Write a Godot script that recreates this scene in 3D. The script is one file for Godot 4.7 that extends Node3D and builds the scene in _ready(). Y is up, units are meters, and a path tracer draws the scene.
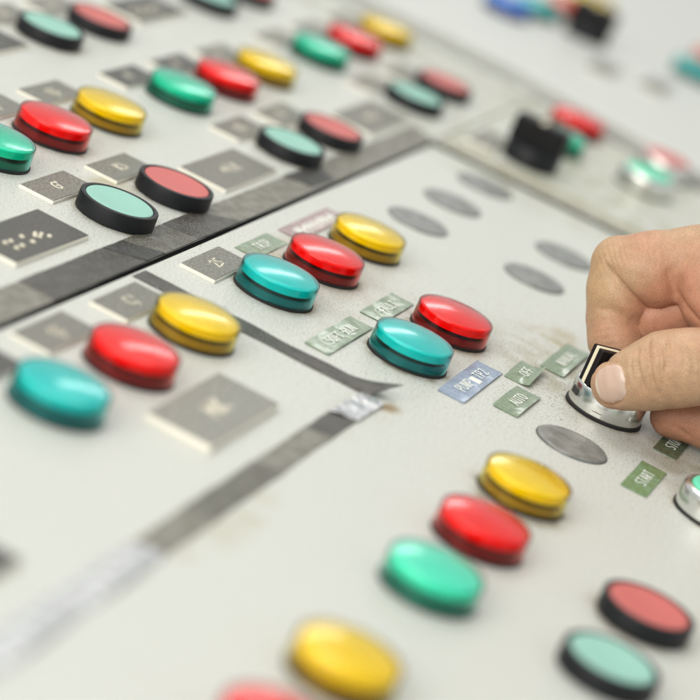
extends Node3D

# Lengths below are in millimetres on the console: b runs along the panel to the right, a runs away
# across it, y stands up from it. v3() turns them into metres (x = b, z = -a).
const MM := 0.001

var mats := {}
var shapes := {}
var used := {}
var rng := RandomNumberGenerator.new()


func v3(b: float, y: float, a: float) -> Vector3:
	return Vector3(b, y, -a) * MM


func _ready() -> void:
	rng.seed = 4711
	setup_camera_and_light()
	make_materials()
	build_panels()
	build_tapes()
	build_plates()
	build_lamps()
	build_push_buttons()
	build_plugs()
	build_tape_labels()
	build_selector_knob()
	build_far_controls()
	build_hand()


# ------------------------------------------------------------------ camera, light, exposure
func setup_camera_and_light() -> void:
	var cam := Camera3D.new()
	cam.name = "camera"
	var look := CameraAttributesPhysical.new()
	look.frustum_focal_length = 90.86      # 24 mm high film: the same angle as the photograph
	look.frustum_focus_distance = 0.934
	look.frustum_near = 0.02
	look.frustum_far = 40.0
	look.exposure_aperture = 4.5
	cam.attributes = look
	var fwd := Vector3(-0.20424356, -0.31144579, -0.928055).normalized()
	var up := Vector3(-0.44491997, 0.8739965, -0.19538766).normalized()
	cam.transform = Transform3D(Basis(fwd.cross(up), up, -fwd), Vector3(0.22144, 0.28113, 0.85481)).orthonormalized()
	add_child(cam)
	cam.current = true

	var e := Environment.new()
	e.background_mode = Environment.BG_COLOR
	e.background_color = Color(0.715, 0.725, 0.72)
	e.background_energy_multiplier = 1.0
	e.tonemap_mode = Environment.TONE_MAPPER_LINEAR
	e.tonemap_exposure = 1.38
	e.sdfgi_enabled = true
	e.ssao_enabled = true
	e.ssil_enabled = true
	var w := WorldEnvironment.new()
	w.name = "surroundings"
	w.environment = e
	add_child(w)

	# the hall's ceiling lights: a wide bank over the desk, and farther rows that glint in the lenses
	lamp("ceiling_bank", Vector3(-0.55, 1.55, -0.55), Vector3(0.05, 0, 0.0), Vector2(1.7, 1.1), 0.62, Color(1.0, 0.98, 0.94))
	lamp("far_tube_row", Vector3(-1.60, 2.75, -6.2), Vector3(-1.60, 0, -6.201), Vector2(0.15, 3.6), 2.5, Color(1, 1, 1))
	lamp("front_fill_light", Vector3(-0.55, 1.1, 1.9), Vector3(0.03, 0.0, 0), Vector2(1.8, 1.2), 1.45, Color(1.0, 0.985, 0.95))  # added fill from the camera side, no window stands there


func lamp(called: String, at: Vector3, to: Vector3, size: Vector2, energy: float, tint: Color) -> void:
	var l := AreaLight3D.new()
	l.name = called
	l.area_size = size
	l.area_normalize_energy = false
	l.light_energy = energy
	l.light_color = tint
	l.shadow_enabled = true
	l.set("area_range", 12.0)
	l.look_at_from_position(at, to, Vector3.UP)
	add_child(l)


# ------------------------------------------------------------------ materials
func mat(key: String, lin: Color, rough := 0.5, metal := 0.0, spec := 0.5) -> StandardMaterial3D:
	var m := StandardMaterial3D.new()
	m.resource_name = key
	m.albedo_color = Color(lin.r, lin.g, lin.b).linear_to_srgb()
	m.roughness = rough
	m.metallic = metal
	m.metallic_specular = spec
	mats[key] = m
	return m


func noise(kind: int, freq: float, size := 256, normal := false, bump := 4.0, seeded := 1, octaves := 3) -> NoiseTexture2D:
	var n := FastNoiseLite.new()
	n.noise_type = kind
	n.seed = seeded
	n.frequency = freq
	n.fractal_octaves = octaves
	var t := NoiseTexture2D.new()
	t.width = size
	t.height = size
	t.seamless = true
	t.noise = n
	t.as_normal_map = normal
	t.bump_strength = bump
	return t


func ramped(t: NoiseTexture2D, lo: Color, hi: Color, from := 0.0, to := 1.0) -> NoiseTexture2D:
	var g := Gradient.new()
	g.offsets = PackedFloat32Array([from, to])
	g.colors = PackedColorArray([lo, hi])
	t.color_ramp = g
	return t


func triplanar(m: StandardMaterial3D, per_metre: float) -> void:
	m.uv1_triplanar = true
	m.uv1_world_triplanar = true
	m.uv1_scale = Vector3.ONE * per_metre


func make_materials() -> void:
	var p := mat("panel_paint", Color(0.625, 0.635, 0.60), 0.4)
	p.albedo_texture = ramped(noise(FastNoiseLite.TYPE_SIMPLEX, 0.09, 512, false, 1, 3, 4), Color(0.86, 0.86, 0.85), Color(1, 1, 1), 0.15, 0.75)
	p.normal_enabled = true
	p.normal_texture = noise(FastNoiseLite.TYPE_SIMPLEX, 0.11, 512, true, 5.0, 8, 3)
	p.normal_scale = 0.2
	p.uv1_scale = Vector3(16, 16, 1)       # UV in metres: one tile is 62 mm
	p.detail_enabled = true
	p.detail_blend_mode = BaseMaterial3D.BLEND_MODE_MUL
	p.detail_uv_layer = BaseMaterial3D.DETAIL_UV_2
	p.detail_albedo = ImageTexture.create_from_image(dirt_image())
	mat("far_paint", Color(0.545, 0.555, 0.53), 0.45)
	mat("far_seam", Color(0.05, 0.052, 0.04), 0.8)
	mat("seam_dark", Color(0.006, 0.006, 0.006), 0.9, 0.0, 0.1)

	var t := mat("dark_tape", Color(0.075, 0.071, 0.06), 0.3)
	tape_grain(t)
	tape_grain(mat("worn_tape", Color(0.235, 0.228, 0.195), 0.36))
	tape_grain(mat("black_tape", Color(0.035, 0.035, 0.033), 0.38))
	tape_grain(mat("mid_tape", Color(0.14, 0.136, 0.115), 0.32))
	tape_grain(mat("cream_tape", Color(0.47, 0.455, 0.37), 0.5))
	var s := mat("glare_tape", Color(0.5, 0.51, 0.53), 0.22, 0.25, 0.6)  # white glare on the grey tape, put into a pale base colour
	s.normal_enabled = true
	s.normal_texture = noise(FastNoiseLite.TYPE_SIMPLEX, 0.02, 256, true, 8.0, 21, 2)
	s.normal_scale = 0.7
	s.uv1_scale = Vector3(22, 22, 1)

	mat("plate_ivory", Color(0.84, 0.81, 0.71), 0.45)
	var pf := mat("plate_grey", Color(0.235, 0.228, 0.195), 0.33, 0.0, 0.65)
	plate_grain(pf)
	plate_grain(mat("plate_dark", Color(0.085, 0.083, 0.074), 0.36, 0.0, 0.55))
	plate_grain(mat("plate_pale", Color(0.34, 0.33, 0.295), 0.33, 0.0, 0.65))
	mat("engraving", Color(0.66, 0.62, 0.5), 0.55)

	# pilot lamps: bright body, pale diffuser, dark skirt under a clear cap
	lens_set("turquoise", Color(0.05, 0.80, 0.79), Color(0.10, 0.86, 0.82), Color(0.45, 0.95, 0.93), Color(0.012, 0.17, 0.175))
	lens_set("green", Color(0.07, 0.84, 0.68), Color(0.14, 0.86, 0.70), Color(0.45, 0.94, 0.8), Color(0.01, 0.13, 0.105))
	lens_set("mint", Color(0.28, 0.93, 0.77), Color(0.42, 0.95, 0.8), Color(0.75, 0.99, 0.93), Color(0.02, 0.18, 0.16))
	lens_set("red", Color(1.0, 0.05, 0.02), Color(1.0, 0.07, 0.02), Color(1.0, 0.45, 0.34), Color(0.13, 0.014, 0.01))
	lens_set("yellow", Color(1.0, 0.84, 0.006), Color(1.0, 0.86, 0.05), Color(1.0, 0.94, 0.45), Color(0.30, 0.21, 0.01))
	lens_set("blue", Color(0.10, 0.50, 0.95), Color(0.25, 0.58, 0.95), Color(0.6, 0.75, 0.95), Color(0.03, 0.06, 0.2))
	lens_set("orange", Color(1.0, 0.30, 0.06), Color(0.98, 0.4, 0.12), Color(0.98, 0.5, 0.3), Color(0.25, 0.06, 0.03))
	mat("lens_gap", Color(0.003, 0.004, 0.004), 0.8, 0.0, 0.1)
	mat("gasket", Color(0.006, 0.006, 0.006), 0.7)
	var bz := mat("black_bezel", Color(0.006, 0.007, 0.009), 0.45, 0.0, 0.4)
	bz.normal_enabled = true
	bz.normal_texture = noise(FastNoiseLite.TYPE_SIMPLEX, 0.15, 256, true, 3.0, 31, 3)
	bz.normal_scale = 0.25
	triplanar(bz, 60)
	insert_set("mint_insert", Color(0.26, 0.51, 0.435))
	insert_set("pink_insert", Color(0.53, 0.115, 0.105))
	insert_set("green_insert", Color(0.12, 0.62, 0.40))

	var ch := mat("chrome", Color(0.74, 0.745, 0.72), 0.21, 1.0)
	ch.normal_enabled = true
	ch.normal_texture = noise(FastNoiseLite.TYPE_SIMPLEX, 0.03, 256, true, 2.0, 41, 3)
	ch.normal_scale = 0.12
	triplanar(ch, 40)
	mat("knob_black", Color(0.005, 0.005, 0.006), 0.45, 0.0, 0.35)
	mat("knob_ivory", Color(0.80, 0.74, 0.55), 0.4)
	mat("slot_dark", Color(0.03, 0.03, 0.03), 0.6)

	var pg := mat("plug_grey", Color(0.24, 0.245, 0.235), 0.36, 0.2)
	pg.albedo_texture = ramped(noise(FastNoiseLite.TYPE_SIMPLEX, 0.02, 256, false, 1, 51, 4), Color(0.84, 0.84, 0.83), Color(1.0, 1.0, 1.0), 0.2, 0.7)
	pg.normal_enabled = true
	pg.normal_texture = noise(FastNoiseLite.TYPE_SIMPLEX, 0.1, 256, true, 3.0, 52, 3)
	pg.normal_scale = 0.2
	triplanar(pg, 24)
	mat("plug_rim", Color(0.035, 0.035, 0.035), 0.5)

	label_mat("label_green", Color(0.22, 0.295, 0.185))
	label_mat("label_shaded_green", Color(0.10, 0.15, 0.085))  # shade of the hand over STOP, put into a darker green
	label_mat("label_fresh_green", Color(0.19, 0.30, 0.14))
	label_mat("label_blue", Color(0.27, 0.34, 0.47))
	label_mat("label_plum", Color(0.36, 0.24, 0.235))
	mat("label_white", Color(0.78, 0.80, 0.75), 0.4)

	var sk := mat("skin", Color(1, 1, 1), 0.46, 0.0, 0.42)
	sk.vertex_color_use_as_albedo = true
	sk.albedo_texture = ramped(noise(FastNoiseLite.TYPE_SIMPLEX, 0.035, 512, false, 1, 61, 5), Color(0.92, 0.87, 0.85), Color(1, 1, 1), 0.25, 0.65)
	sk.normal_enabled = true
	sk.normal_texture = skin_normal()
	sk.normal_scale = 0.34
	triplanar(sk, 70)
	sk.subsurf_scatter_enabled = true
	sk.subsurf_scatter_strength = 0.012
	var nl := mat("nail", Color(1, 1, 1), 0.3, 0.0, 0.5)
	nl.normal_enabled = true
	nl.normal_texture = noise(FastNoiseLite.TYPE_SIMPLEX, 0.03, 128, true, 2.0, 71, 2)
	nl.normal_scale = 0.15
	triplanar(nl, 60)
	nl.vertex_color_use_as_albedo = true


func skin_normal() -> NoiseTexture2D:
	var t := noise(FastNoiseLite.TYPE_CELLULAR, 0.06, 512, true, 5.0, 62, 3)
	(t.noise as FastNoiseLite).cellular_return_type = FastNoiseLite.RETURN_DISTANCE2_SUB
	return t


func tape_grain(m: StandardMaterial3D) -> void:
	m.albedo_texture = ramped(noise(FastNoiseLite.TYPE_SIMPLEX, 0.012, 512, false, 1, 11, 6), Color(0.84, 0.83, 0.80), Color(1, 1, 1), 0.25, 0.75)
	m.normal_enabled = true
	m.normal_texture = noise(FastNoiseLite.TYPE_SIMPLEX, 0.12, 256, true, 6.0, 12, 3)
	m.normal_scale = 0.4
	m.uv1_scale = Vector3(18, 18, 1)


func plate_grain(m: StandardMaterial3D) -> void:
	m.albedo_texture = ramped(noise(FastNoiseLite.TYPE_SIMPLEX, 0.07, 256, false, 1, 14, 4), Color(0.7, 0.7, 0.68), Color(1, 1, 1), 0.2, 0.75)
	m.normal_enabled = true
	m.normal_texture = noise(FastNoiseLite.TYPE_SIMPLEX, 0.2, 256, true, 5.0, 15, 2)
	m.normal_scale = 0.4
	triplanar(m, 30)


func label_mat(key: String, c: Color) -> void:
	var m := mat(key, c, 0.17, 0.0, 0.6)
	m.albedo_texture = ramped(noise(FastNoiseLite.TYPE_SIMPLEX, 0.03, 256, false, 1, 16, 4), Color(0.86, 0.87, 0.86), Color(1, 1, 1), 0.2, 0.7)
	m.normal_enabled = true
	m.normal_texture = noise(FastNoiseLite.TYPE_SIMPLEX, 0.012, 256, true, 3.0, 17, 2)
	m.normal_scale = 0.18
	triplanar(m, 45)


func lens_set(key: String, tint: Color, body: Color, top: Color, skirt: Color) -> void:
	var cap := mat(key + "_cap", tint, 0.14, 0.0, 0.5)
	cap.refraction_enabled = true
	cap.refraction_scale = 0.022
	cap.transparency = BaseMaterial3D.TRANSPARENCY_ALPHA
	cap.albedo_color.a = 0.0
	cap.clearcoat_enabled = true
	cap.clearcoat = 0.5
	cap.clearcoat_roughness = 0.15
	mat(key + "_body", body, 0.4)
	mat(key + "_diffuser", top, 0.38)
	mat(key + "_skirt", skirt, 0.25)


func insert_set(key: String, c: Color) -> void:
	var m := mat(key, c, 0.5)
	m.normal_enabled = true
	m.normal_texture = noise(FastNoiseLite.TYPE_SIMPLEX, 0.1, 256, true, 3.0, 33, 3)
	m.normal_scale = 0.2
	triplanar(m, 40)


# grime on the paint, in the panel's own millimetres: smears, spots and rings of dirt round the fittings
const DIRT_B0 := -300.0
const DIRT_A0 := -420.0
const DIRT_W := 700.0
const DIRT_H := 980.0


func dirt_image() -> Image:
	var im := Image.create(1400, 1960, false, Image.FORMAT_RGB8)
	im.fill(Color(1, 1, 1))
	var n := FastNoiseLite.new()
	n.frequency = 0.03
	n.fractal_octaves = 4
	n.seed = 5
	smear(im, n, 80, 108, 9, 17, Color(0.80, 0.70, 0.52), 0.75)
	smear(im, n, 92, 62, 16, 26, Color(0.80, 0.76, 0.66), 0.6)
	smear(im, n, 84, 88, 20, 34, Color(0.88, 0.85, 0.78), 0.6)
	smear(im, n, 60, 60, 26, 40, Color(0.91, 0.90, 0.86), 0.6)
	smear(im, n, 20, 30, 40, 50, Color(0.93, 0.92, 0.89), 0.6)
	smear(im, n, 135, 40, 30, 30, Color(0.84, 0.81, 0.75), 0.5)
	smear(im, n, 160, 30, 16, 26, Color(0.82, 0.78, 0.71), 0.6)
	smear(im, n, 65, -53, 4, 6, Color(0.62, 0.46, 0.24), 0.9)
	smear(im, n, 60, -70, 10, 30, Color(0.9, 0.87, 0.8), 0.4)
	smear(im, n, 62, -200, 10, 40, Color(0.86, 0.82, 0.70), 0.6)
	smear(im, n, 205, -90, 20, 30, Color(0.9, 0.86, 0.76), 0.5)
	smear(im, n, 20, 330, 90, 60, Color(0.84, 0.84, 0.75), 0.8)
	smear(im, n, 20, 430, 90, 90, Color(0.87, 0.87, 0.78), 0.8)
	smear(im, n, -110, 470, 120, 30, Color(0.78, 0.78, 0.70), 0.7)
	smear(im, n, -78, 26, 10, 18, Color(0.80, 0.72, 0.55), 0.6)
	smear(im, n, -75, 200, 10, 18, Color(0.82, 0.76, 0.62), 0.6)
	smear(im, n, -14, 52, 12, 26, Color(0.80, 0.73, 0.58), 0.6)
	smear(im, n, 46, 30, 12, 20, Color(0.86, 0.80, 0.70), 0.5)
	for c in [[-62.8, -4, 15.0], [-62.4, 48, 15.0], [-62, 173.6, 15.0], [-62, 224, 15.0], [-177, 169, 15.0], [116.5, 50, 14.6], [171.5, 0, 15.2], [0, 0, 14.9], [0.7, 48.5, 14.9], [52.5, 1.5, 14.9], [53, 50, 14.9], [172.5, -121, 15.0], [118, -74, 14.9], [-114, 45, 14.9]]:
		ring(im, n, c[0], c[1], c[2])
	speckle(im, 96, 62, 26, 620)
	speckle(im, 60, 40, 90, 700)
	speckle(im, 150, 40, 30, 160)
	speckle(im, -90, 20, 120, 300)
	return im


# fine pepper of grit, thickest round (b, a)
func speckle(im: Image, b: float, a: float, spread: float, count: int) -> void:
	for k in count:
		var i := int((b + rng.randfn() * spread * 0.5 - DIRT_B0) * 2)
		var j := int((a + rng.randfn() * spread * 0.7 - DIRT_A0) * 2)
		if i > 0 and j > 0 and i < 1399 and j < 1959:
			var t := rng.randf_range(0.5, 0.88)
			im.set_pixel(i, j, Color(t, t * 0.95, t * 0.86))


func smear(im: Image, n: FastNoiseLite, b: float, a: float, rb: float, ra: float, tint: Color, most: float) -> void:
	for i in range(int((b - rb * 1.4 - DIRT_B0) * 2), int((b + rb * 1.4 - DIRT_B0) * 2)):
		for j in range(int((a - ra * 1.4 - DIRT_A0) * 2), int((a + ra * 1.4 - DIRT_A0) * 2)):
			if i < 0 or j < 0 or i >= 1400 or j >= 1960:
				continue
			var d := Vector2((i * 0.5 + DIRT_B0 - b) / rb, (j * 0.5 + DIRT_A0 - a) / ra).length()
			var k := clampf((1.15 - d) * 1.6, 0, 1) * clampf(0.45 + 1.1 * n.get_noise_2d(i, j), 0, 1) * most
			if k > 0.004:
				var c := im.get_pixel(i, j)
				im.set_pixel(i, j, Color(c.r * lerpf(1, tint.r, k), c.g * lerpf(1, tint.g, k), c.b * lerpf(1, tint.b, k)))


func ring(im: Image, n: FastNoiseLite, b: float, a: float, r: float) -> void:
	for i in range(int((b - r - 7 - DIRT_B0) * 2), int((b + r + 7 - DIRT_B0) * 2)):
		for j in range(int((a - r - 7 - DIRT_A0) * 2), int((a + r + 7 - DIRT_A0) * 2)):
			var d := absf(Vector2(i * 0.5 + DIRT_B0 - b, j * 0.5 + DIRT_A0 - a).length() - r)
			var k := exp(-d / 1.3) * clampf(0.5 + 1.3 * n.get_noise_2d(i * 1.7, j * 1.7), 0, 1) * 0.75
			if k > 0.01:
				var c := im.get_pixel(i, j)
				im.set_pixel(i, j, Color(c.r * lerpf(1, 0.6, k), c.g * lerpf(1, 0.52, k), c.b * lerpf(1, 0.4, k)))


# ------------------------------------------------------------------ things and shapes
func numbered(called: String) -> String:
	used[called] = used.get(called, 0) + 1
	return called if used[called] == 1 else "%s_%03d" % [called, used[called] - 1]


func tag(o: Node, label: String, category: String, group := "") -> Node:
	o.set_meta("label", label)
	o.set_meta("category", category)
	if group:
		o.set_meta("group", group)
	return o


func thing(called: String, label: String, category: String, at := Vector3.ZERO, turn := 0.0, group := "") -> Node3D:
	var o := Node3D.new()
	o.name = numbered(called)
	add_child(o)
	o.position = at
	o.rotation.y = turn
	tag(o, label, category, group)
	return o


func part(called: String, mesh: Mesh, key: String, parent: Node, at := Vector3.ZERO) -> MeshInstance3D:
	var o := MeshInstance3D.new()
	o.name = called if parent != self else numbered(called)
	o.mesh = mesh
	o.material_override = mats[key]
	o.position = at
	parent.add_child(o, true)
	return o


func copy_of(o: Node3D, label: String, at: Vector3, turn := 0.0, group := "") -> Node3D:
	var c := o.duplicate() as Node3D
	c.name = numbered(String(o.name).rstrip("0123456789").trim_suffix("_"))
	add_child(c)
	c.position = at
	c.rotation.y = turn
	tag(c, label, o.get_meta("category"), group if group else o.get_meta("group", ""))
	return c


# a turned shape: profile of (radius, height) in mm, outside on the right-hand side going up
func lathe(profile: Array, segs := 64, crisp := 38.0) -> ArrayMesh:
	var st := SurfaceTool.new()
	st.begin(Mesh.PRIMITIVE_TRIANGLES)
	var n := profile.size() - 1
	var nrm: Array[Vector2] = []
	for i in n:
		var d: Vector2 = (profile[i + 1] - profile[i]).normalized()
		nrm.append(Vector2(d.y, -d.x))
	for i in n:
		var n0 := nrm[i]
		var n1 := nrm[i]
		if i > 0 and absf(rad_to_deg(nrm[i].angle_to(nrm[i - 1]))) < crisp:
			n0 = (nrm[i] + nrm[i - 1]).normalized()
		if i < n - 1 and absf(rad_to_deg(nrm[i].angle_to(nrm[i + 1]))) < crisp:
			n1 = (nrm[i] + nrm[i + 1]).normalized()
		for k in segs:
			var c0 := TAU * k / segs
			var c1 := TAU * (k + 1) / segs
			var q := [[profile[i], n0, c0], [profile[i + 1], n1, c0], [profile[i + 1], n1, c1], [profile[i], n0, c1]]
			for t in [[0, 2, 1], [0, 3, 2]]:
				for j in t:
					var s: Array = q[j]
					var r: Vector2 = s[0]
					var m: Vector2 = s[1]
					st.set_normal(Vector3(cos(s[2]) * m.x, m.y, sin(s[2]) * m.x))
					st.set_uv(Vector2(s[2] / TAU, r.y * 0.05))
					st.add_vertex(Vector3(cos(s[2]) * r.x, r.y, sin(s[2]) * r.x) * MM)
	st.generate_tangents()
	return st.commit()


func quad(st: SurfaceTool, p0: Vector3, p1: Vector3, p2: Vector3, p3: Vector3, flip := false) -> void:
	# corners given anticlockwise as seen from outside; front faces run clockwise
	var nn := (p1 - p0).cross(p3 - p0)
	if nn.length_squared() < 1e-20:
		nn = (p2 - p1).cross(p3 - p1)
	nn = nn.normalized() * (-1.0 if flip else 1.0)
	for p in ([p0, p2, p1, p0, p3, p2] if not flip else [p0, p1, p2, p0, p2, p3]):
		st.set_normal(nn)
		st.set_uv(Vector2(p.x, p.z))
		st.set_uv2(Vector2((p.x / MM - DIRT_B0) / DIRT_W, (-p.z / MM - DIRT_A0) / DIRT_H))
		st.add_vertex(p)


# an extruded outline (list of (b, a), anticlockwise seen from above) from y0 to y1 with a bevelled top edge
func slab(outline: Array, y0: float, y1: float, bevel: float, st: SurfaceTool = null) -> SurfaceTool:
	if st == null:
		st = SurfaceTool.new()
		st.begin(Mesh.PRIMITIVE_TRIANGLES)
	var n := outline.size()
	var inner := []
	for i in n:
		var p: Vector2 = outline[i]
		var d0: Vector2 = (p - outline[(i + n - 1) % n]).normalized()
		var d1: Vector2 = (outline[(i + 1) % n] - p).normalized()
		var n0 := Vector2(-d0.y, d0.x)
		var n1 := Vector2(-d1.y, d1.x)
		var m := (n0 + n1).normalized()
		inner.append(p + m * bevel / maxf(0.3, m.dot(n0)))
	for i in n:
		var j := (i + 1) % n
		var a: Vector2 = outline[i]
		var b: Vector2 = outline[j]
		var c: Vector2 = inner[i]
		var d: Vector2 = inner[j]
		quad(st, v3(a.x, y0, a.y), v3(b.x, y0, b.y), v3(b.x, y1 - bevel, b.y), v3(a.x, y1 - bevel, a.y))
		quad(st, v3(a.x, y1 - bevel, a.y), v3(b.x, y1 - bevel, b.y), v3(d.x, y1, d.y), v3(c.x, y1, c.y))
	if n == 4:
		var k := []
		for p in inner:
			k.append(v3(p.x, y1, p.y))
		quad(st, k[0], k[1], k[2], k[3])
	else:
		var flat := PackedVector2Array(inner)
		var tri := Geometry2D.triangulate_polygon(flat)
		for t in range(0, tri.size(), 3):
			var p0: Vector2 = inner[tri[t]]
			var p1: Vector2 = inner[tri[t + 1]]
			var p2: Vector2 = inner[tri[t + 2]]
			var turn := (p1 - p0).cross(p2 - p0) > 0
			for p in ([p0, p2, p1] if turn else [p0, p1, p2]):
				var q := v3(p.x, y1, p.y)
				st.set_normal(Vector3.UP)
				st.set_uv(Vector2(q.x, q.z))
				st.set_uv2(Vector2((p.x - DIRT_B0) / DIRT_W, (p.y - DIRT_A0) / DIRT_H))
				st.add_vertex(q)
	return st


func rect(b0: float, b1: float, a0: float, a1: float) -> Array:
	return [Vector2(b0, a0), Vector2(b1, a0), Vector2(b1, a1), Vector2(b0, a1)]


func done(st: SurfaceTool) -> ArrayMesh:
	st.generate_tangents()
	return st.commit()


# a thin sheet over a grid: height(u, v) in mm above its base, u along its length, v across; outline(u, v) gives (b, a)
func sheet(nu: int, nv: int, outline: Callable, height: Callable, thick: float) -> ArrayMesh:
	var st := SurfaceTool.new()
	st.begin(Mesh.PRIMITIVE_TRIANGLES)
	st.set_smooth_group(0)
	var pts := []
	for i in nu + 1:
		var row := []
		for j in nv + 1:
			var u := float(i) / nu
			var v := float(j) / nv
			var p: Vector2 = outline.call(u, v)
			row.append(Vector3(p.x, height.call(u, v), p.y))
		pts.append(row)
	var up := func(q: Vector3) -> Vector3: return v3(q.x, q.y + thick, q.z)
	var low := func(q: Vector3) -> Vector3: return v3(q.x, maxf(q.y - 0.0, 0.004), q.z)
	for i in nu:
		for j in nv:
			smooth_quad(st, pts, i, j, up)
	st.set_smooth_group(-1)
	for i in nu:
		for e in [[0, false], [nv, true]]:
			var p: Vector3 = pts[i][e[0]]
			var q: Vector3 = pts[i + 1][e[0]]
			side(st, low.call(p), low.call(q), up.call(q), up.call(p), e[1])
	for j in nv:
		for e in [[0, true], [nu, false]]:
			var p: Vector3 = pts[e[0]][j]
			var q: Vector3 = pts[e[0]][j + 1]
			side(st, low.call(p), low.call(q), up.call(q), up.call(p), e[1])
	for i in nu:
		for j in nv:
			for k in [[0, 0], [1, 1], [1, 0], [0, 0], [0, 1], [1, 1]]:
				var w: Vector3 = low.call(pts[i + k[0]][j + k[1]])
				st.set_uv(Vector2(w.x, w.z))
				st.add_vertex(w)
	st.generate_normals()
	st.generate_tangents()
	return st.commit()


func smooth_quad(st: SurfaceTool, pts: Array, i: int, j: int, up: Callable) -> void:
	for k in [[0, 0], [1, 0], [1, 1], [0, 0], [1, 1], [0, 1]]:
		var w: Vector3 = up.call(pts[i + k[0]][j + k[1]])
		st.set_uv(Vector2(w.x, w.z))
		st.add_vertex(w)


func side(st: SurfaceTool, p0: Vector3, p1: Vector3, p2: Vector3, p3: Vector3, flip: bool) -> void:
	for p in ([p0, p2, p1, p0, p3, p2] if flip else [p0, p1, p2, p0, p2, p3]):
		st.set_uv(Vector2(p.x, p.z))
		st.add_vertex(p)


# a raised line of given width along points (b, a) at height y, used for engraved strokes
func stroke(st: SurfaceTool, pts: Array, wide: float, y: float, high: float) -> void:
	for i in pts.size() - 1:
		var p: Vector2 = pts[i]
		var q: Vector2 = pts[i + 1]
		var d := (q - p).normalized() * wide * 0.5
		var s := Vector2(-d.y, d.x)
		slab([p - d - s, q + d - s, q + d + s, p - d + s], y - 0.3, y + high, minf(0.08, high * 0.5), st)


# ------------------------------------------------------------------ the console's sheets
func structure(called: String, mesh: Mesh, key: String) -> void:
	part(called, mesh, key, self).set_meta("kind", "structure")


func build_panels() -> void:
	# the main sheets of painted steel, with dark gaps where they meet
	structure("console_panel", done(slab([Vector2(-34.9, -900), Vector2(900, -900), Vector2(900, 298.5), Vector2(-34.9, 298.5)], -12, 0, 0.3)), "panel_paint")
	structure("console_panel", done(slab([Vector2(-900, -900), Vector2(-37.0, -900), Vector2(-37.0, 498), Vector2(-142, 502), Vector2(-900, 628)], -12, 0, 0.3)), "panel_paint")
	structure("console_panel", done(slab([Vector2(-36.4, 309.0), Vector2(545, 309.0), Vector2(545, 313.0), Vector2(64, 461), Vector2(-36.4, 491)], -12, 0, 0.7)), "panel_paint")
	structure("seam_shade", done(slab(rect(-36.9, -35.0, -900, 298.5), -3, -0.15, 0.1)), "seam_dark")  # black strip added as the shadow in the gap beside the tape
	structure("seam_shade", done(slab(rect(-36.4, 900, 298.6, 308.9), -3, -0.6, 0.1)), "seam_dark")  # black strip added as the shadow in the far gap
	structure("seam_shade", done(slab([Vector2(-1000, 645), Vector2(-142, 503), Vector2(-60, 500), Vector2(64, 463), Vector2(1200, 115), Vector2(1200, 135), Vector2(64, 484), Vector2(-60, 521), Vector2(-142, 524), Vector2(-1000, 666)], -10, -3.2, 0.3)), "far_seam")  # dark strip added as the shade at the foot of the far lip
	structure("console_frame", done(slab(rect(-1100, 1200, -1100, 1300), -16, -11, 0.5)), "seam_dark")
	# the next desk beyond, a little higher, with a lip along its front
	var st := slab([Vector2(-1000, 660), Vector2(-142, 518), Vector2(-60, 515), Vector2(64, 478), Vector2(1200, 130), Vector2(1200, 210), Vector2(64, 556), Vector2(-60, 577), Vector2(-142, 578), Vector2(-1000, 720)], -4, 6.5, 1.5)
	structure("far_desk_lip", done(st), "far_paint")
	structure("far_desk_panel", done(slab([Vector2(-1000, 721), Vector2(-142, 579), Vector2(-60, 578), Vector2(64, 557), Vector2(1200, 211), Vector2(3000, 4000), Vector2(-2500, 4000)], -4, 4.0, 1.0)), "far_paint")


# ------------------------------------------------------------------ strips of tape along the seams
func strip(label: String, key: String, p0: Vector2, p1: Vector2, wide: float, thick := 0.3, lift: Variant = null, skew0 := 0.0, skew1 := 0.0, group := "tape strips along the panel seams") -> void:
	# from p0 to p1 (b, a); skew slants the cut ends
	var d := (p1 - p0).normalized()
	var s := Vector2(d.y, -d.x)
	var n := FastNoiseLite.new()
	n.frequency = 0.05
	n.seed = int(p0.x * 7 + p0.y)
	var long := p0.distance_to(p1)
	var at := func(u: float, v: float) -> Vector2:
		var e := lerpf(skew0, skew1, u) * (v - 0.5)
		var wob := 0.35 * n.get_noise_2d(u * long, v * 400.0)
		return p0 + d * (u * long + e + (0.5 * n.get_noise_2d(v * 90.0, 7.0) if u == 0.0 or u == 1.0 else 0.0)) + s * ((v - 0.5) * wide + wob)
	var up := func(u: float, v: float) -> float:
		return 0.03 + (float(lift.call(u, v)) if lift != null else 0.0) + 0.06 * (1.0 + n.get_noise_2d(u * long * 2.0, v * 60.0))
	var m := part("tape_strip", sheet(maxi(8, int(long / 2.5)), 8, at, up, thick), key, self)
	tag(m, label, "tape", group)


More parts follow.
